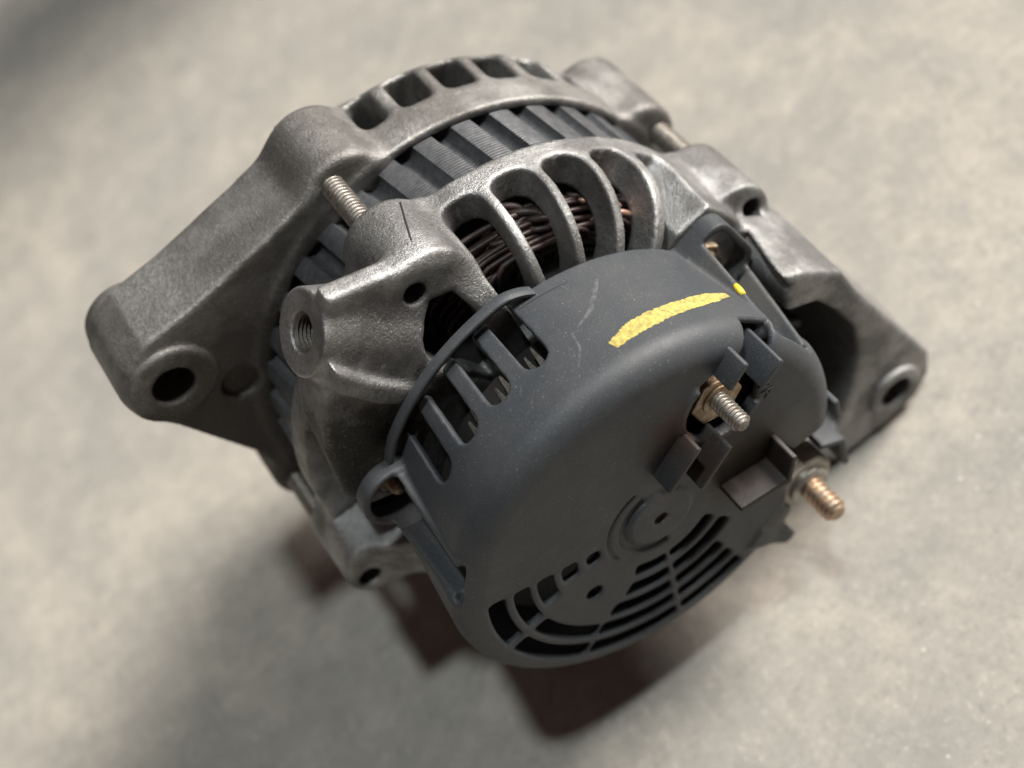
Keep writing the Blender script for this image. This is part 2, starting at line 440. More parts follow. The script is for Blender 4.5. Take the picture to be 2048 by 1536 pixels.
# ---- rear bracket -------------------------------------------------
def build_rear_bracket():
    G = Grid((-86, -90, 16), (96, 92, 71.5), 0.6)
    sl, x, y, z = G.all()
    R = np.sqrt(x * x + y * y); TH = np.degrees(np.arctan2(y, x))
    def shell_out(rc, zc, rr):
        q = R - rc; w = z - zc
        return np.minimum(np.maximum(q, w), 0) + np.sqrt(np.maximum(q, 0) ** 2 + np.maximum(w, 0) ** 2) - rr
    out = shell_out(45.5, 30.5, 19.5)
    inn = out + 9.0
    inn2 = np.maximum(R - 61, z - 21.5)             # wider bore over the stator
    f = np.maximum(np.maximum(out, -np.minimum(inn, inn2)), 19 - z)
    f = np.maximum(f, -(R - 9))
    # ventilation windows
    allw = None
    pitch = 12.5
    centres = [80.2, 67.7, 55.2, 42.7, 29.5] + [-12, -24.5, -37, -49.5, -62] + [-105, -117.5, -130, -142.5, -155] + [103, 170]
    for c in centres:
        dth = (TH - c + 180) % 360 - 180
        t = np.abs(dth) * np.float32(PI / 180) * R
        hw = R * np.float32(math.sin(rad(pitch / 2))) - np.where(c > 0 and c < 90, 1.3, 1.9)
        top = 25.0 if c > 0 and c < 90 else 29
        w = smax(t - hw, (top - z), 5.0)
        w = np.maximum(w, 33 - R)
        w = np.where(np.abs(dth) > 20, np.float32(20), w)
        allw = w if allw is None else np.minimum(allw, w)
    f = smax(f, -allw, 0.8)
    G.f = f.astype(np.float32)
    del R, TH, out, inn, inn2, allw
    # flange ring
    G.cut(lambda x, y, z: np.sqrt(x * x + y * y) - 9, (-9, -9, 30), (9, 9, 60))
    # through-bolt bosses
    for a, rc, rr in ((96, 64, 11), (6, 64, 11.5), (186, 62.5, 11)):
        cx, cy = polar(rc, a)
        G.add(cyl_z(cx, cy, rr, 19, 41, 1.0), *xy_z(cx, cy, rr, 19, 41), k=5)
    cx, cy = polar(67, -84)
    G.add(cyl_z(cx, cy, 16.3, 19, 41, 1.0), *xy_z(cx, cy, 16.5, 19, 41), k=5)
    # mounting lug on the right
    P = [(60.8, 12.8), (66, 8.6), (71, 3), (75.3, -3), (77.3, -16), (88.5, -58), (90.5, -66), (88.5, -75), (82, -81.5), (73, -82.6), (52, -80), (42, -66), (30, -52), (44, -20), (57, -2)]
    G.add(poly_z(P, 30, 67.5, 1.5, 0.035), *pbox(P, 28, 68), k=3)
    PK = [(48, 2), (58, 1), (67, -5), (71, -15), (74, -28), (72, -42), (66, -54), (57, -66), (46, -62), (34, -44), (40, -10)]
    G.cut(poly_z(PK, 40, 90, 2.0, -0.05), *pbox(PK, 38, 75), k=2)
    for x0, y0 in ((58, 0), (57, -12), (55, -25)):
        P = [(x0, y0), (x0 + 12, y0 - 13), (x0 + 10.5, y0 - 15.5), (x0 - 2, y0 - 2.5)]
        G.add(poly_z(P, 38, 49, 1.0), *pbox(P, 36, 60), k=1)
    # raised shoulder right of the last ventilation window
    P = [(58.5, 27), (61.5, 21), (64, 13), (60, 8), (50, 6), (44, 12), (41, 22), (48, 26.5)]
    G.add(poly_z(P, 22, 47, 1.0, 0.03), *pbox(P, 20, 48), k=2)
    # clearance for the cover's screw clip
    ca, sa = math.cos(rad(17.5)), math.sin(rad(17.5))
    G.cut(lambda x, y, z: np.maximum(np.maximum(np.abs(-x * sa + y * ca - 1.0) - 12.0, x * ca + y * sa - (63.7 - .16 * (z - 48))), np.maximum(47.5 - z, 20 - (x * ca + y * sa))), (20, -10, 46), (72, 40, 72), k=2.0)
    # keep the dome itself free of the lug
    G.cut(cyl_z(0, 0, 56, 50.5, 90, 1), *xy_z(0, 0, 56, 50, 72), k=1)
    # lug bushing
    G.add(cyl_z(76, -68.3, 8.8, 60, 69.3, 0.8), *xy_z(76, -68.3, 9, 60, 70), k=0.8)
    G.cut(cyl_z(76, -68.3, 5.2, 20, 90), *xy_z(76, -68.3, 6, 20, 75), k=0.6)
    # open gap outside that block: the dome is cut away down to the flange
    def gap(x, y, z):
        T = np.degrees(np.arctan2(y, x)); R_ = np.sqrt(x * x + y * y)
        return np.maximum(np.maximum(np.abs(T - 146) * .9 - 27, 46 - R_), 28.5 - z)
    G.cut(gap, (-72, -5, 27), (-18, 72, 56), k=1.5)
    # block between threaded boss and cover screw
    P = [(-28, 64), (-36, 69), (-41, 63), (-50, 47), (-54.5, 31), (-53, 22), (-46, 18), (-38, 22), (-25, 40), (-22, 52)]
    G.add(poly_z(P, 25, 45.0, 1.3, -0.10), *pbox(P, 20, 48), k=1.3)
    # threaded boss
    n = np.array((-.65, .76, 0.0)); F0 = np.array((-34.5, 74, 35.0)); tg = np.array((.76, .65, 0))
    G.add(cyl_axis(F0 - n * 4, -n, 9.4, 12.2, 22, 1), tuple(F0 - 45), tuple(F0 + 30), k=3)
    # lower web of the boss running to the cover rim
    P = [(-34, 72), (-30, 61), (-22.5, 46), (-18, 38), (-22, 37), (-32.5, 53), (-37, 64)]
    G.add(poly_z(P, 30, 48.6, 1.4, 0.03), *pbox(P, 30, 50), k=3)
    F1 = F0
    # web between the threaded boss and the bolt boss
    P = [(-29, 66), (-31, 75), (-25, 83), (-13, 77.5), (-4, 72.8), (1.5, 68), (3.2, 58), (2.6, 50), (-4, 50), (-14, 58), (-24, 62)]
    G.add(poly_z(P, 35.5, 41.5, 1.6), *pbox(P, 34, 43), k=3.5)
    # dark pocket beside the rib
    P = [(-14.5, 57), (-8, 61.5), (-3.0, 60), (-1.6, 54), (-3, 44), (-12, 40), (-16.5, 50)]
    G.cut(poly_z(P, 27, 60, 2.5), *pbox(P, 26, 60), k=2.5)
    G.add(cyl_axis(F0, -n, 10.3, 10.6, 9, 0.3), tuple(F0 - 22), tuple(F0 + 22), k=1.5)
    # holes
    G.cut(cyl_axis(F0 + n * 3, -n, 4.7, 4.7, 22), tuple(F0 - 22), tuple(F0 + 10), k=0.5)
    for hx, hy in ((-9.6, 66.8),): G.cut(cyl_z(hx, hy, 2.9, 25, 60), *xy_z(hx, hy, 4, 25, 50), k=0.6)
    G.cut(cyl_z(69.3, 7.0, 3.2, 25, 42.5), *xy_z(69.3, 7, 4, 25, 43), k=0.6)
    G.cut(cyl_z(-67.9, -8.1, 3.2, 25, 60), *xy_z(-67.9, -8.1, 4, 25, 50), k=0.6)
    V, F = G.mesh()
    return new_obj("rear_bracket", V, F, M_REAR, ROOT, label="grey cast aluminium rear bracket with curved ventilation ribs")
rear = build_rear_bracket()

def threaded_hole():
    n = np.array((-.65, .76, 0.0)); F0 = np.array((-34.5, 74, 35.0))
    prof = [(4.9, 0.6)]
    for i in range(15): prof += [(4.55, 1.0 + i), (4.0, 1.5 + i)]
    prof += [(3.9, 17), (0.2, 17.5)]
    V, F = lathe(prof, F0, -n, 32)
    F = [f[::-1] for f in F]
    new_obj("threaded_hole", V, F, M_DIRTY, rear, autosmooth=20)  # dark liner: the shade inside the hole put into its colour
threaded_hole()

# ---- front bracket ------------------------------------------------
def build_front_bracket():
    G = Grid((-98, -90, -42), (90, 92, 4), 0.8)
    sl, x, y, z = G.all()
    R = np.sqrt(x * x + y * y); TH = np.degrees(np.arctan2(y, x))
    q = R - 57; w = -(z + 21)
    out = np.minimum(np.maximum(q, w), 0) + np.sqrt(np.maximum(q, 0) ** 2 + np.maximum(w, 0) ** 2) - 8
    f = np.maximum(np.maximum(out, -np.minimum(out + 8.0, np.maximum(R - 62.5, -8 - z))), z)
    allw = None
    for i, c in enumerate([81.7, 70.2, 58.9, 47.5, 36.0, 24.5, -10, -21.5, -33, -44.5, -56, -67.5, -102, -113.5, -125, -136.5, -148, -159.5, 112, 124, 157, 168]):
        dth = (TH - c + 180) % 360 - 180
        t = np.abs(dth) * np.float32(PI / 180) * R
        ww = smax(t - (R * np.float32(math.sin(rad(5.7))) - 1.9), np.abs(z + 18.4) - 6.9, 3.0)
        ww = np.maximum(ww, 36 - R)
        ww = np.where(np.abs(dth) > 20, np.float32(20), ww)
        allw = ww if allw is None else np.minimum(allw, ww)
    f = smax(f, -allw, 1.2)
    G.f = f.astype(np.float32)
    for a in BOLTS:
        cx, cy = polar(63, a)
        G.add(cyl_z(cx, cy, 12, -24.5 if a == 96 else -29.5, 0, 2.0), *xy_z(cx, cy, 12, -30, 0), k=4)
    P = [(-6, 60), (-12, 71), (-27, 69.3), (-53.5, 67.8), (-68, 68.5), (-76, 65), (-81.5, 58), (-82, 50), (-78, 40), (-70.5, 12), (-69.5, -14), (-60, -22), (-50, 30), (-30, 55)]
    G.add(poly_z(P, -24, 0, 1.2), *pbox(P, -26, 1), k=3)
    G.add(cyl_z(-70.5, 54.0, 11.8, -30, 0, 3), *xy_z(-70.5, 54, 12.5, -34, 1), k=3)
    G.add(cyl_z(-70.1, 53.4, 11.6, -10, 1.8, 0.8), *xy_z(-70.1, 53.4, 12, -10, 3), k=0.8)
    G.cut(cyl_z(-70.1, 53.4, 5.6, -40, 10), *xy_z(-70.1, 53.4, 6, -40, 4), k=0.6)
    G.cut(cyl_z(-59.0, 37.0, 5.0, -2.2, 10, 1.5), *xy_z(-59, 37, 6, -3, 4), k=1.5)
    V, F = G.mesh()
    return new_obj("front_bracket", V, F, M_FRONT, ROOT, label="weathered grey front bracket with mounting ear and window slots")
front = build_front_bracket()

# ---- plastic rear cover ---------------------------------------------
HUB = (-24.0, -8.5)
def build_cover():
    G = Grid((-66, -68, 47.5), (68, 66, 97), 0.45)
    sl, x, y, z = G.all()
    R = np.sqrt(x * x + y * y); TH = np.degrees(np.arctan2(y, x))
    slope = np.float32(0.1) * (z - 88)
    def rb(r, zt, rr):
        q = R - (r - rr) - slope; w = z - (zt - rr)
        return np.minimum(np.maximum(q, w), 0) + np.sqrt(np.maximum(q, 0) ** 2 + np.maximum(w, 0) ** 2) - rr
    out = rb(55.6, 88.0, 7.5)
    inn = rb(53.4, 85.7, 5.5)
    # hub boss ring details
    f = out
    G.f = f.astype(np.float32)
    # second level round stud 2 (recess towards the rim)
    # screw channels: raised rails first
    def channel(a, w, r_front, r_back, z0, z1):
        ca, sa = math.cos(rad(a)), math.sin(rad(a))
        def f(x, y, z):
            u = x * ca + y * sa; v = np.abs(-x * sa + y * ca)
            zz = np.clip((z - z0) / (z1 - z0), 0, 1)
            top = r_front + (r_back - r_front) * zz
            q = np.maximum(v - w, u - top)
            return np.maximum(np.maximum(q, 40 - u), np.maximum(z0 - z, z - z1))
        return f
    def cbox(a, w, r0, r1, z0, z1):
        pts = [(r0 * math.cos(rad(a)) - s * math.sin(rad(a)), r0 * math.sin(rad(a)) + s * math.cos(rad(a))) for r0 in (r0, r1) for s in (-w, w)]
        P = np.array(pts); return (P[:, 0].min(), P[:, 1].min(), z0), (P[:, 0].max(), P[:, 1].max(), z1)
    # the inside
    sl, x, y, z = G.all()
    G.f = np.maximum(G.f, -inn)
    G.f = np.maximum(G.f, 49.0 - z)
    def trough(a, w, rf, zr):
        """channel for a cover screw; its floor climbs to the surface behind z = zr"""
        ca, sa = math.cos(rad(a)), math.sin(rad(a))
        def body(t):
            def f(x, y, z):
                u = x * ca + y * sa; v = np.abs(-x * sa + y * ca)
                fl = rf + np.maximum(z - zr, 0) ** 2 * 0.12
                d = smax((fl - t) - u, v - (w + t), 3.0)
                return np.maximum(d, np.maximum(47 - z, 30 - u))
            return f
        return body
    def rail(a, v0, t, r0, r1, z0, z1):
        """tapering ridge along a channel edge, highest at the front"""
        ca, sa = math.cos(rad(a)), math.sin(rad(a))
        def f(x, y, z):
            u = x * ca + y * sa; v = -x * sa + y * ca
            top = r0 + (r1 - r0) * np.clip((z - z0) / (z1 - z0), 0, 1) ** 1.15
            q = np.abs(v - v0 * (1 - .10 * np.clip((z - z0) / (z1 - z0), 0, 1))) - t / 2
            d = smax(q, u - top, 0.8)
            return np.maximum(np.maximum(d, 46 - u), np.maximum(z0 - z, z - z1))
        return f
    lo, hi = cbox(-59, 11, 44, 63, 50, 87)
    G.add(rail(-59, 0, 18.0, 57.0, 58.8, 50, 86.5), lo, hi, k=2.5)
    for a, w, rf, zr in ((17.5, 9.0, 50.2, 80), (147, 7.0, 48.2, 79), (-59, 7.2, 55.6, 90)):
        b = trough(a, w, rf, zr)
        lo, hi = cbox(a, w + 3, 38, 70, 49, 90)
        def added_slab(x, y, z, b=b):
            R_ = np.sqrt(x * x + y * y)
            return np.maximum(np.maximum(b(1.8)(x, y, z), 49 - z), np.maximum(R_ - 52, z - 86))
        G.add(added_slab, lo, hi, k=0.6)
        G.cut(b(0.0), lo, (hi[0], hi[1], 96), k=1.6)
    for a, v0, t, r0, r1, z0, z1 in ((17.5, 10.9, 1.8, 57.0, 53.4, 49, 83), (17.5, -8.8, 1.8, 58.6, 53.4, 49, 83),
                                     (147, 7.8, 1.8, 54.2, 53.2, 49, 82), (147, -7.8, 1.8, 54.0, 54.6, 49, 84),
                                     (-59, 8.4, 1.9, 56, 50, 49, 87), (-59, -8.6, 2.8, 57.0, 61.8, 50, 87.5)):
        lo, hi = cbox(a, 12, 44, 63, z0, z1)
        G.add(rail(a, v0, t, r0, r1, z0, z1), lo, hi, k=4.0 if t > 2.5 else 1.0)
    for a, r in ((14.5, 54), (-59, 51.5)):
        cx, cy = polar(r, a)
        G.cut(cyl_z(cx, cy, 6.0, 45, 56.0), *xy_z(cx, cy, 7, 47, 57), k=1.5)
    # lobe ring round the left screw
    cx, cy = polar(52.5, 147)
    G.add(cyl_z(cx, cy, 9.5, 49, 54.0, 0.8), *xy_z(cx, cy, 10, 49, 55), k=1.5)
    G.cut(cyl_z(cx, cy, 7.7, 46, 58), *xy_z(cx, cy, 8, 46, 58), k=0.6)
    # arch over the right screw
    ca, sa = math.cos(rad(17.5)), math.sin(rad(17.5))
    def arch(x, y, z):
        u = x * ca + y * sa; v = -x * sa + y * ca
        q = smax(np.abs(v - 1.0) - 11.0, u - 63.0 - .10 * v, 6.5); qi = smax(np.abs(v - 1.0) - 9.2, u - 61.0 - .10 * v, 5.0)
        return np.maximum(np.maximum(np.maximum(q, -qi), 50 - u), np.maximum(49 - z, z - 54.5))
    lo, hi = cbox(17.5, 12.8, 48, 65, 49, 55); G.add(arch, lo, hi, k=0.5)
    # side slots
    for a0, a1 in ((84.9, 92.1), (96.9, 104.2), (108.8, 116.4), (121.2, 128.6)):
        c = (a0 + a1) / 2; hw = (a1 - a0) / 2 * PI / 180 * 52.5
        ca, sa = math.cos(rad(c)), math.sin(rad(c))
        def slot(x, y, z, ca=ca, sa=sa, hw=hw):
            u = x * ca + y * sa; v = np.abs(-x * sa + y * ca)
            return np.maximum(smax(v - hw, z - 70.0, 4.0), np.maximum(40 - u, 40 - z))
        G.cut(slot, *cbox(c, hw + 1, 44, 58, 48, 71), k=0.35)
    # stud 1 recess
    G.cut(cyl_z(27.8, 21.5, 10.6, 78.5, 99, 0.5), *xy_z(27.8, 21.5, 11, 77, 92), k=1.6)
    G.add(ring(11.7, 0.55, -1.0, 95, 265, 27.8, 21.5) if 0 else (lambda x, y, z: np.maximum(np.maximum(np.abs(np.sqrt((x - 27.8) ** 2 + (y - 21.5) ** 2) - 11.5) - 0.8, np.abs(z - 87.6) - 1.3), (x - 27.8) * .885 + (y - 21.5) * .465 - 2)), (14, 8, 86), (42, 36, 90), k=1.2)
    # opening of recess towards the rim between the fins
    d = np.array((.885, .465)); nrm = np.array((-.465, .885)); c0 = np.array((27.8, 21.5))
    def chan(x, y, z):
        u = (x - c0[0]) * d[0] + (y - c0[1]) * d[1]; v = (x - c0[0]) * nrm[0] + (y - c0[1]) * nrm[1]
        return np.maximum(np.maximum(np.abs(v + .2) - 5.0, -u), 81.8 - z)
    G.cut(chan, (20, 10, 82), (58, 48, 90), k=1.2)
    # recess for stud 2 with stepped floor
    P = [(35.5, -12.5), (37, -19), (46, -20), (70, -25), (70, -62), (33, -62), (29, -50), (30.5, -34), (28, -22), (30, -17)]
    G.cut(poly_z(P, 79.5, 99, 1.0), *pbox(P, 78, 92), k=1.5)
    P = [(46, -26), (70, -30), (70, -62), (44, -62), (36, -52), (38, -40)]
    # floor plates below those recesses
    G.add(cyl_z(27.8, 21.5, 12.2, 76.8, 79.0, 0.3), *xy_z(27.8, 21.5, 12.4, 76, 80), k=0.5)
    def fl2(x, y, z):
        R_ = np.sqrt(x * x + y * y)
        return np.maximum(np.maximum(R_ - 52, np.abs(z - 78.4) - 1.3), np.maximum(26 - x, np.maximum(y + 11, -58 - y)))
    G.add(fl2, (26, -58, 77), (53, -11, 80), k=0.5)
    G.cut(cyl_z(36.5, -40, 8.6, 70, 99), *xy_z(36.5, -40, 9, 74, 92), k=0.6)
    # hub disc: shallow ring grooves
    def ring(r, w, dep, a0, a1, cx=0, cy=0):
        def f(x, y, z):
            R_ = np.sqrt((x - cx) ** 2 + (y - cy) ** 2); T = np.degrees(np.arctan2(y - cy, x - cx)) % 360
            dd = np.maximum(np.abs(R_ - r) - w, (88 - dep) - z)
            am = (a0 + a1) / 2; return np.maximum(dd, (np.abs((T - am + 180) % 360 - 180) - (a1 - a0) / 2) * .2)
        return f
    G.cut(ring(14.6, 0.35, 0.8, 95, 192), *xy_z(0, 0, 16, 86, 89), k=0.5)
    G.cut(ring(10.4, 1.05, 0.9, 92, 262), *xy_z(0, 0, 12, 86, 89), k=0.7)
    G.add(cyl_z(0.5, 0.3, 9.0, 87, 88.7, 0.45), *xy_z(0, 0, 10, 86, 90), k=0.5)
    G.cut(cyl_z(0.2, -.4, 1.9, 86.9, 95), *xy_z(0, 0, 3, 86, 90), k=0.6)
    # grille
    def sector(r0, r1, a0, a1, k=1.6, rnd=0.0):
        am, ah = rad((a0 + a1) / 2), rad((a1 - a0) / 2)
        ca, sa = math.cos(am), math.sin(am); l0 = (math.cos(am - ah), math.sin(am - ah)); l1 = (math.cos(am + ah), math.sin(am + ah))
        def f(x, y, z):
            R_ = np.sqrt(x * x + y * y)
            e0 = x * l0[1] - y * l0[0]; e1 = -x * l1[1] + y * l1[0]
            d2 = smax(np.maximum(r0 - R_, R_ - r1), np.maximum(e0, e1), k)
            d2 = np.maximum(d2, -(x * ca + y * sa))
            return np.maximum(d2, 83.5 - z)
        return f
    rows = [(17.6, 20.2), (24.0, 27.2), (30.6, 34.0), (37.2, 40.4), (43.8, 47.2)]
    cuts = []
    for (r0, r1), a1, a0 in zip(rows, (171, 170.5, 176, 180.5, 181), (160, 158.5, 158, 157.5, 157)): cuts.append((r0, r1, a0, a1))
    cuts += [(37.2, 40.4, 184.5, 218.5), (43.8, 47.2, 184.5, 218.5)]
    cuts += [(17.6, 20.2, 226, 255), (24.0, 27.2, 226, 255), (30.6, 34.0, 222.5, 254.5), (37.2, 40.4, 221, 254.6), (43.8, 47.2, 221, 254.8)]
    cuts += [(17.6, 20.2, 259.5, 302), (24.0, 27.2, 259, 300), (30.6, 34.0, 258.5, 284), (37.2, 40.4, 258, 283), (43.8, 47.2, 257.8, 282)]
    keep = lambda x, y: 12.2 - np.sqrt((x - HUB[0]) ** 2 + (y - HUB[1]) ** 2)
    for r0, r1, a0, a1 in cuts:
        g = sector(r0 - .6, r1 + .6, a0 - .6, a1 + .6)
        fn = (lambda x, y, z, g=g: smax(g(x, y, z), keep(x, y), 1.0)) if (a0 > 183 and r1 < 38) else g
        A = np.radians(np.linspace(a0, a1, 9)); pts = np.array([(r * np.cos(t), r * np.sin(t)) for r in (r0, r1) for t in A])
        G.cut(fn, (pts[:, 0].min(), pts[:, 1].min(), 84), (pts[:, 0].max(), pts[:, 1].max(), 90), k=0.8)
    G.cut(cyl_z(HUB[0], HUB[1], 2.3, 80, 99), *xy_z(*HUB, 3, 84, 90), k=0.8)
    V, F = G.mesh()
    return new_obj("rear_cover", V, F, M_COVER, ROOT, label="black plastic rear cover with side slots and round grille")
cover = build_cover()

def guard_strap():
    V = []; F = []; n = 60
    for i in range(n + 1):
        t = i / n; a = 77.5 + (139.5 - 77.5) * t
        r = 55.6 - 3.9 * (max(0, 87 - a) / 9.5) ** 1.8 - 1.2 * (max(0, a - 130) / 9.5)
        z0, z1 = 48.7, 51.7
        for rr, z in ((r - .7, z0), (r + .55, z0), (r + .8, z0 + .3), (r + .8, z1 - .35), (r + .5, z1), (r - .4, z1), (r - .7, z1 - .35)):
            V.append((*polar(rr, a), z))
    m = 7
    for i in range(n):
        for k in range(m): F.append((i * m + k, i * m + (k + 1) % m, (i + 1) * m + (k + 1) % m, (i + 1) * m + k))
    F.append(tuple(range(m))[::-1]); F.append(tuple(n * m + k for k in range(m)))
    new_obj("guard_strap", V, F, M_COVER, cover, autosmooth=50)
guard_strap()

# cable guide fins standing on the cover
def wall_fin(path, z0, z1, t=1.6, name="cable_guide_fin"):
    P = [np.array(p, float) for p in path]; L = []; Rr = []
    for i, p in enumerate(P):
        a = P[max(i - 1, 0)]; b = P[min(i + 1, len(P) - 1)]
        e = (b - a) / np.linalg.norm(b - a); n = np.array((-e[1], e[0]))
        s = 1.0
        if 0 < i < len(P) - 1:
            e1 = (p - a) / np.linalg.norm(p - a); s = 1 / max(.5, abs(n @ np.array((-e1[1], e1[0]))))
        L.append(p - n * t / 2 * s); Rr.append(p + n * t / 2 * s)
    poly = L + Rr[::-1]
    o = new_obj(name, *prism(poly, z0, z1), M_COVER, cover, smooth=True)
    b = o.modifiers.new("bevel", 'BEVEL'); b.width = 0.0005; b.segments = 3; b.limit_method = 'ANGLE'; b.angle_limit = rad(40)
    b.harden_normals = False
    return o
wall_fin([(36.0, 36.4), (29.6, 32.4)], 78, 93.8)
wall_fin([(43.4, 28.0), (36.2, 24.2)], 78, 93.8)
wall_fin([(16.8, 22.6), (5.2, 16.0)], 86, 94.3)
wall_fin([(22.8, 15.8), (11.6, 9.2)], 86, 95.2)
wall_fin([(34.4, -5.6), (30.2, -13.4), (16.2, -8.8)], 82, 96.6)
wall_fin([(52.6, -15.0), (51.5, -22.5)], 76, 87.5, 1.6)
wall_fin([(43.5, -28.5), (49.5, -33.5), (48.0, -45.0)], 78, 87.5, 1.8)

# ---- stator ---------------------------------------------------------
def build_stator():
    n = 36; V = []; F = []
    prof = []
    for i in range(n):
        a = i * 10 + 3.0
        # band 5.8 deg proud, groove 4.2 deg
        for da, r in ((0, 60.6), (0.25, 62.6), (1.5, 62.75), (4.2, 62.75), (5.2, 62.6), (5.5, 60.9), (6.6, 59.4), (7.8, 58.9), (9.0, 59.2)):
            prof.append((a + da, r))
    m = len(prof); Zs = (-7.0, 0.0, 6.0, 12.0, 19.0, 21.4)
    for z in Zs:
        for a, r in prof:
            aa = a - (z * 0.12); V.append((*polar(r, aa), z))
    for k in range(len(Zs) - 1):
        for i in range(m):
            j = (i + 1) % m
            F.append((k * m + i, k * m + j, (k + 1) * m + j, (k + 1) * m + i))
    core = new_obj("stator_core", V, F, M_LAM, ROOT, autosmooth=35, label="ribbed dark steel stator between the two brackets")
    return core
stator = build_stator()
V, F = lathe([(61, -7.5), (61, -8), (44, -8), (44, 21.6), (60.5, 21.6), (60.5, 21)], seg=96)
new_obj("stator_body", V, F, M_DARK, ROOT, autosmooth=30)
# rotor / inner darkness
V, F = lathe([(0.5, -26), (40, -26), (42, -20), (42, 38), (36, 41), (20, 42), (0.5, 42)], seg=64)
new_obj("rotor", V, F, M_DARK, ROOT)

# winding strands seen through the rear windows
def build_windings():
    rng = random.Random(5)
    k = 0
    for layer in range(58):
        zc = rng.uniform(27.0, 38.5); r = 51.5 + rng.uniform(-2.5, 3.2) - max(0, zc - 33) * .5
        a0 = rng.uniform(15, 72); a1 = a0 + rng.uniform(26, 60)
        if a1 > 104: a1 = 104
        dz = rng.uniform(-2.2, 2.2); dr = rng.uniform(-1, 1); ph = rng.uniform(0, 6)
        pts = []
        for i in range(15):
            t = i / 14; a = a0 + (a1 - a0) * t
            rr = r + dr * t + .5 * math.sin(ph + t * 5) - 4 * (max(0, t - .85) / .15) ** 2 - 4 * (max(0, .15 - t) / .15) ** 2
            zz = zc + dz * t + .35 * math.sin(ph * 2 + t * 4)
            pts.append((*polar(min(rr, 55.8), a), min(zz, 41 - max(0, rr - 50) * .9)))
        new_obj("winding_wire", *tube(pts, rng.uniform(.6, .85), 8), M_WIRE, ROOT)
    # small bare loops of copper
    for a, r, z, m_ in ((47, 54, 31, M_WIRE2), (44.5, 54.5, 29.5, M_WIRE2), (42, 54, 33, M_WIRE2), (45.5, 54.5, 34.5, M_WIRE2), (40.5, 53.5, 36.0, M_WIRE2), (48.5, 54, 28.5, M_WIRE), (64, 53, 35, M_WIRE), (75, 53, 33, M_WIRE)):
        pts = []
        for i in range(9):
            t = i / 8; ang = PI * t
            pts.append((*polar(r + .8 * math.sin(ang), a + 2.6 * math.cos(ang)), z + 1.2 * math.sin(ang) + (t - .5) * 2.2))
        new_obj("wire_loop", *tube(pts, .85, 8), m_, ROOT)
    # twisted lashing crossing the bundle
    for s in (0, PI):
        pts = []
        for i in range(22):
            t = i / 21
            a = 70 - 9 * t + 1.3 * math.cos(t * 9 + s); r = 54.8 + .9 * math.sin(t * 9 + s); z = 24 + 13 * t
            pts.append((*polar(r, a), z))
        new_obj("lashing_cord", *tube(pts, 1.0, 8), M_WIRE, ROOT)
build_windings()

# ---- through bolts ----------------------------------------------------
for a in BOLTS:
    cx, cy = polar(69.4, a + (0.8 if a == 96 else -1.0))
    b = new_obj("through_bolt", *helix_thread((cx, cy, -2), (0, 0, 1), 3.1, 28, 1.25, 0.6, 24), M_STEEL, ROOT)
    hexp = [(cx * .96 + 4.0 * math.cos(k * PI / 3), cy * .96 + 4.0 * math.sin(k * PI / 3)) for k in range(6)]
    new_obj("bolt_head", *prism(hexp, -29 if a == 96 else -32.5, -24 if a == 96 else -29), M_DIRTY, b, smooth=False)

# ---- pulley, fan and shaft behind ------------------------------------
V, F = lathe([(0.5, -27), (20, -27), (20, -30), (50, -31), (51.5, -32), (51.5, -34), (50, -35), (24, -35), (24, -40), (30, -46), (30, -50), (27, -52), (30, -54), (27, -56), (30, -58), (27, -60), (30, -62), (30, -66), (0.5, -66)], seg=72)
new_obj("drive_pulley", V, F, M_PULLEY, ROOT, autosmooth=30)

# ---- terminals ---------------------------------------------------------
def hexpoly(cx, cy, r, rot=0): return [(cx + r * math.cos(rad(rot) + k * PI / 3), cy + r * math.sin(rad(rot) + k * PI / 3)) for k in range(6)]
def bev(o, w, seg=2):
    b = o.modifiers.new("bevel", 'BEVEL'); b.width = w / 1000; b.segments = seg; b.limit_method = 'ANGLE'; b.angle_limit = rad(25)
    return o
st1 = new_obj("terminal_stud", *helix_thread((27.6, 21.6, 79), (0, 0, 1), 2.5, 17.4, 1.1, 0.55, 28), M_STEEL, ROOT, label="small threaded terminal stud with square nut between the fins")
bev(new_obj("hex_nut", *prism(hexpoly(27.4, 20.9, 7.3, 38), 80.5, 86.4), M_RUSTNUT, st1, smooth=False), .5)
V, F = lathe([(2.3, 86.4), (4.4, 86.4), (4.4, 86.9), (2.3, 86.9)], (27.8, 21.2, 0), seg=32, closed_profile=True)
new_obj("washer", V, F, M_RUSTNUT, st1, autosmooth=30)
S2 = (36.2, -40.2)
st2 = new_obj("terminal_stud", *helix_thread((S2[0], S2[1], 78), (0, 0, 1), 3.55, 21.0, 1.75, 0.75, 32, 1.0), M_BRASSY, ROOT, label="larger brassy threaded terminal stud at the lower right")
V, F = lathe([(3.3, 74), (8.3, 74), (8.3, 85.6), (7.6, 86.4), (3.3, 86.4)], (*S2, 0), seg=40, closed_profile=True)
new_obj("stud_nut", V, F, M_CREAM, st2, autosmooth=30)
V, F = lathe([(3.2, 86.4), (6.0, 86.4), (5.9, 87.8), (5.2, 88.6), (3.2, 88.6)], (*S2, 0), seg=40, closed_profile=True)
new_obj("stud_collar", V, F, M_TIN, st2, autosmooth=30)
# tinned contact plate in the recess of stud 1
bev(new_obj("contact_plate", *prism([(33, 25.5), (40, 29), (38, 33.5), (31, 30)], 79.2, 80.6), M_CREAM, ROOT, smooth=False), .6)

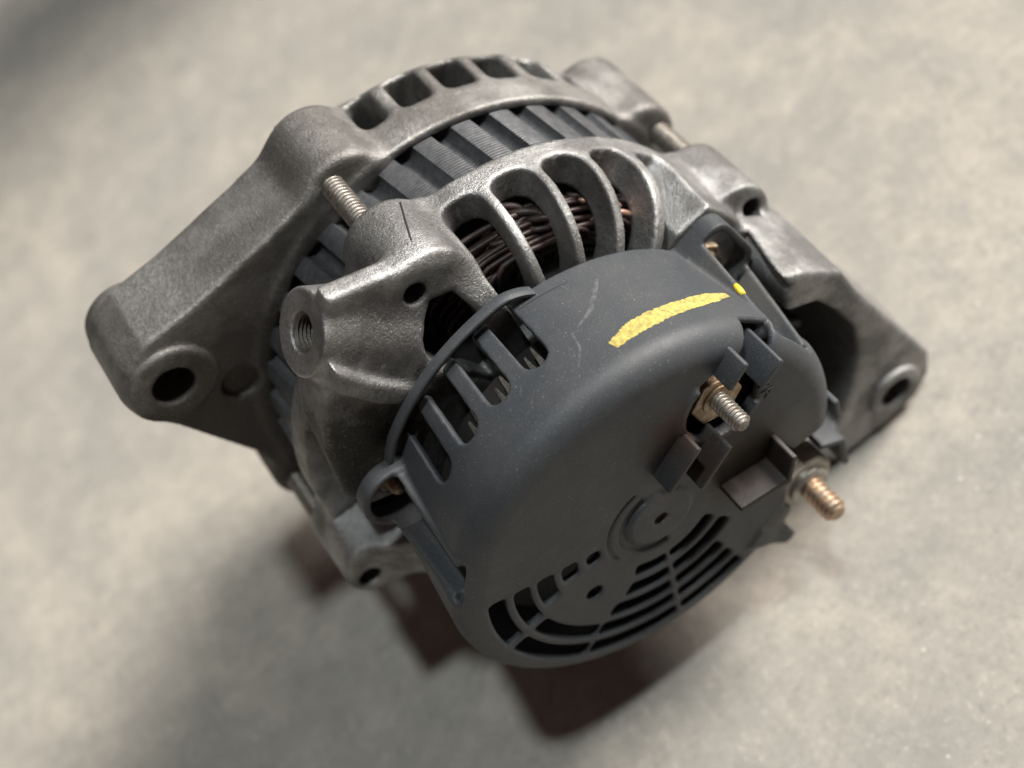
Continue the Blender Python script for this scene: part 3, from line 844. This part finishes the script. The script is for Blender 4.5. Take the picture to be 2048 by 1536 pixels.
# cover screws
for a, r in ((147, 51.8), (14.5, 53.5), (-59, 52)):
    cx, cy = polar(r, a)
    o = new_obj("cover_screw", *helix_thread((cx, cy, 42), (0, 0, 1), 1.9, 10.5, .8, .3, 20), M_RUSTNUT, ROOT)
    V, F = prism(hexpoly(cx, cy, 3.9, a), 44.5, 48.5)
    bev(new_obj("screw_nut", V, F, M_RUSTNUT, o, smooth=False), .5)

# rectifier prongs seen through the side slots
def prong(a, z, r=47.0):
    c, s = math.cos(rad(a)), math.sin(rad(a)); t = np.array((-s, c, 0)); n = np.array((c, s, 0)); k = np.array((0, 0, 1.))
    base = np.array((r * c, r * s, z))
    P = [base - t * .3 - k * 5.0, base + t * .2 - k * 4.8, base + t * 1.3 + k * 4.0, base - t * 1.0 + k * 4.2]
    V = [p - n * 1.2 for p in P] + [p + n * .2 for p in P]
    F = [(0, 1, 2, 3), (7, 6, 5, 4), (0, 4, 5, 1), (1, 5, 6, 2), (2, 6, 7, 3), (3, 7, 4, 0)]
    new_obj("rectifier_prong", V, F, M_STEEL, ROOT, smooth=False)
for a, z in ((87.3, 64.5), (90.3, 65.5), (99, 64.5), (102, 66), (111.5, 64.5), (114.5, 66)): prong(a, z)
V, F = lathe([(30, 68.6), (45.6, 68.6), (45.6, 71), (30, 71)], seg=90, closed_profile=True)
new_obj("rectifier_plate", V, F, M_COVER, ROOT, autosmooth=30)
V, F = lathe([(5, 52), (38, 52), (42, 55), (42, 69)], seg=60)
new_obj("rectifier_core", V, F, M_DARK, ROOT)

# ---- paint marks and scuffs on the cover ------------------------------
def cov_r(z): return 55.6 + 0.1 * (z - 88) - (7.5 - math.sqrt(max(0, 56.25 - max(0, z - 80.5) ** 2)))
def patch(name, pts, widths, mat, lift=0.10, label=None):
    """ribbon lying on the cover side; pts = (angle, z)"""
    V = []; F = []
    A = np.array(pts, float); n = 90 if len(pts) > 5 else 30
    t = np.linspace(0, 1, n); tt = np.linspace(0, 1, len(A))
    def cr(arr, q):
        return np.interp(q, tt, arr)
    def sm(arr):
        v = cr(arr, t); 
        for _ in range(6): v[1:-1] = (v[:-2] + 2 * v[1:-1] + v[2:]) / 4
        return v
    a = sm(A[:, 0]); z = sm(A[:, 1]); w = sm(np.array(widths, float)) * np.random.uniform(.88, 1.10, n)
    arc = np.radians(a) * 53
    for i in range(n):
        j0, j1 = max(i - 1, 0), min(i + 1, n - 1)
        dx, dz = arc[j1] - arc[j0], z[j1] - z[j0]; L = math.hypot(dx, dz)
        nx, nz = -dz / L, dx / L
        for s in (-1, -.5, 0, .5, 1):
            aa = (arc[i] + nx * s * w[i]) / 53; zz = z[i] + nz * s * w[i]
            r = cov_r(zz) + lift
            V.append((r * math.cos(aa), r * math.sin(aa), zz))
    for i in range(n - 1):
        for k in range(4): F.append((i * 5 + k, i * 5 + k + 1, (i + 1) * 5 + k + 1, (i + 1) * 5 + k))
    return new_obj(name, V, F, mat, cover, label=label)
patch("paint_mark", [(73.0, 77.6), (66, 75.8), (58, 75.0), (48, 74.2), (40, 73.0), (33.0, 71.6)], [1.3, 2.4, 2.25, 2.1, 1.9, 0.7], M_YEL, label="long curved yellow paint stroke")
patch("scuff_mark", [(62.5, 56.5), (66.5, 61), (70.5, 65.0), (76.0, 67.5)], [.35, .6, .5, .25], M_SCR)
patch("scuff_mark", [(78, 68), (79, 73), (82.5, 77.5)], [.2, .3, .15], M_SCR)
patch("scuff_mark", [(71, 53.5), (70.5, 56)], [.12, .1], M_SCR)

rs = random.Random(11)
for i in range(12):
    a_, z_ = rs.uniform(40, 120), rs.uniform(56, 78)
    if a_ > 82: z_ = rs.uniform(72, 79)
    da, dz = rs.uniform(-4, 4), rs.uniform(-4, 4)
    patch("scuff_mark", [(a_, z_), (a_ + da * .5 + rs.uniform(-.4, .4), z_ + dz * .5), (a_ + da, min(79.5, z_ + dz))], [.05, .09, .04], M_SCR, .06)
patch("moulding_seam", [(83.6, 52.6), (76, 52.8), (69, 53.2)], [.13, .12, .05], M_DARK, 0.05)
V, F = tube([(1.3, 71.2, 21.5), (-.5, 72.75, 28.2), (-2.5, 73.75, 35.2), (-4, 74.3, 40.6)], .28, 6)
new_obj("parting_line", V, F, M_DARK, rear)
# dab of the same paint on the clip rail
ca_, sa_ = math.cos(rad(17.5)), math.sin(rad(17.5)); pts_ = []
for z_ in (68.8, 70.0, 71.2, 72.3):
    t_ = (z_ - 49) / 34; u_ = 57 - 3.6 * t_ ** 1.15 - .72; v_ = 10.9 * (1 - .1 * t_) + .1
    pts_.append((u_ * ca_ - v_ * sa_, u_ * sa_ + v_ * ca_, z_))
V, F = tube(pts_, [.8, .98, 1.0, .82], 12)
new_obj("paint_dab", V, F, M_YEL2, cover, label="small bright yellow paint dab on the clip rail")
def text_mark(body, p, right, up, size, mat):
    cu = bpy.data.curves.new("recycling_mark", 'FONT'); cu.body = body; cu.size = size / 1000; cu.extrude = 0.00018
    cu.bevel_depth = 0.00005; cu.space_character = 1.15
    o = bpy.data.objects.new("recycling_mark", cu); COL.objects.link(o); o.parent = cover
    me = bpy.data.meshes.new_from_object(o); bpy.data.objects.remove(o); me.materials.append(mat)
    o = bpy.data.objects.new("recycling_mark", me); COL.objects.link(o); o.parent = cover
    r = Vector(right).normalized(); u = Vector(up); u = (u - r * u.dot(r)).normalized(); n = r.cross(u)
    m = Matrix((r, u, n)).transposed().to_4x4(); m.translation = Vector(p) / 1000; o.matrix_local = m
    return o
text_mark("PA", (36.8, 16.2, 88.02), (.05, -1, 0), (1, .05, 0), 4.6, M_COVER)

# ---- floor ---------------------------------------------------------
def build_floor():
    s = N("concrete")
    big = s.noise(0.009, 5, 0.6); mid = s.noise(0.045, 6, 0.75); fine = s.noise(0.35, 5, 0.75)
    c = s.mix(s.ramp(big, [(0.36, 0.0), (0.62, 1.0)]), (0.228, 0.218, 0.198), (0.335, 0.307, 0.265))
    c = s.mix(s.math('MULTIPLY', s.ramp(mid, [(0.36, 1.0), (0.58, 0.0)]), .60), c, (0.200, 0.196, 0.180))
    c = s.mix(s.math('MULTIPLY', s.ramp(mid, [(0.54, 0.0), (0.70, 1.0)]), .35), c, (0.40, 0.37, 0.325))
    gr = s.noise(0.13, 6, 0.8); c = s.mix(s.ramp(gr, [(0.36, .5), (0.50, 0.0)]), c, (0.19, 0.18, 0.16)); c = s.mix(s.ramp(gr, [(0.56, 0.0), (0.70, .5)]), c, (0.42, 0.39, 0.345))
    c = s.mix(s.ramp(fine, [(0.34, .7), (0.46, 0.0)]), c, (0.18, 0.17, 0.155))
    c = s.mix(s.ramp(fine, [(0.58, 0.0), (0.70, .5)]), c, (0.50, 0.47, 0.42))
    # scattered pale grit and dark pits of uneven size
    for sc, r0, r1, lo, col in ((0.055, 0.02, 0.055, 0.66, (0.55, 0.53, 0.48)), (0.16, 0.06, 0.12, 0.62, (0.45, 0.43, 0.39)), (0.07, 0.03, 0.07, 0.64, (0.07, 0.062, 0.055))):
        vo = s.n('ShaderNodeTexVoronoi'); vo.inputs['Scale'].default_value = sc; s.l(s.v, vo.inputs['Vector'])
        spk = s.ramp(s.math('ADD', vo.outputs['Distance'], s.math('MULTIPLY', s.math('SUBTRACT', fine, .5), .12)), [(r0, 1.0), (r1, 0.0)])
        sel = s.ramp(vo.outputs['Color'], [(lo, 0.0), (lo + .12, .9)])
        c = s.mix(s.math('MULTIPLY', spk, sel), c, col)
    w = s.noise(0.02, 6, 0.7); vx = s.n('ShaderNodeTexVoronoi', feature='DISTANCE_TO_EDGE'); vx.inputs['Scale'].default_value = 0.0042
    off = s.n('ShaderNodeVectorMath', operation='ADD'); sc2 = s.n('ShaderNodeVectorMath', operation='SCALE'); s.l(w, sc2.inputs[0]); sc2.inputs['Scale'].default_value = 90
    s.l(s.v, off.inputs[0]); s.l(sc2.outputs[0], off.inputs[1]); s.l(off.outputs[0], vx.inputs['Vector'])
    ck = s.math('MULTIPLY', s.ramp(vx.outputs['Distance'], [(0.0, 1.0), (0.005, 0.0)]), s.ramp(s.noise(0.012, 2, .5), [(0.50, 0.0), (0.60, .45)]))
    c = s.mix(ck, c, (0.13, 0.12, 0.10))
    b = s.bump(fine, 0.35, 0.0005); b = s.bump(s.noise(0.02, 3, 0.5), 0.15, 0.002, b)
    s.set(Base_Color=c, Roughness=0.72, Normal=b)
    me = bpy.data.meshes.new("floor"); n = 40; L = 4.0
    v = []
    for i in range(n + 1):
        for j in range(n + 1): v.append((-L + 2 * L * i / n, -L + 2 * L * j / n, 0))
    f = [(i * (n + 1) + j, (i + 1) * (n + 1) + j, (i + 1) * (n + 1) + j + 1, i * (n + 1) + j + 1) for i in range(n) for j in range(n)]
    me.from_pydata(v, [], f); me.materials.append(s.m)
    o = bpy.data.objects.new("floor", me); COL.objects.link(o); o["kind"] = "structure"; o["label"] = "pale worn concrete floor"
build_floor()
# unseen slab added outside the picture: shades the far left of the floor
def shade_slab():
    x0, x1, z0, z1, h = 230, 270, -460, -335, 2000
    V = [(x / 1000, -z / 1000, y / 1000) for y in (-5, h) for x, z in ((x0, z0), (x1, z0), (x1, z1), (x0, z1))]
    me = bpy.data.meshes.new("added_slab"); me.from_pydata(V, [], [(0, 1, 2, 3), (7, 6, 5, 4), (0, 4, 5, 1), (1, 5, 6, 2), (2, 6, 7, 3), (3, 7, 4, 0)])
    me.materials.append(bpy.data.materials.get("concrete")); o = bpy.data.objects.new("added_slab", me); COL.objects.link(o); o["kind"] = "structure"
shade_slab()
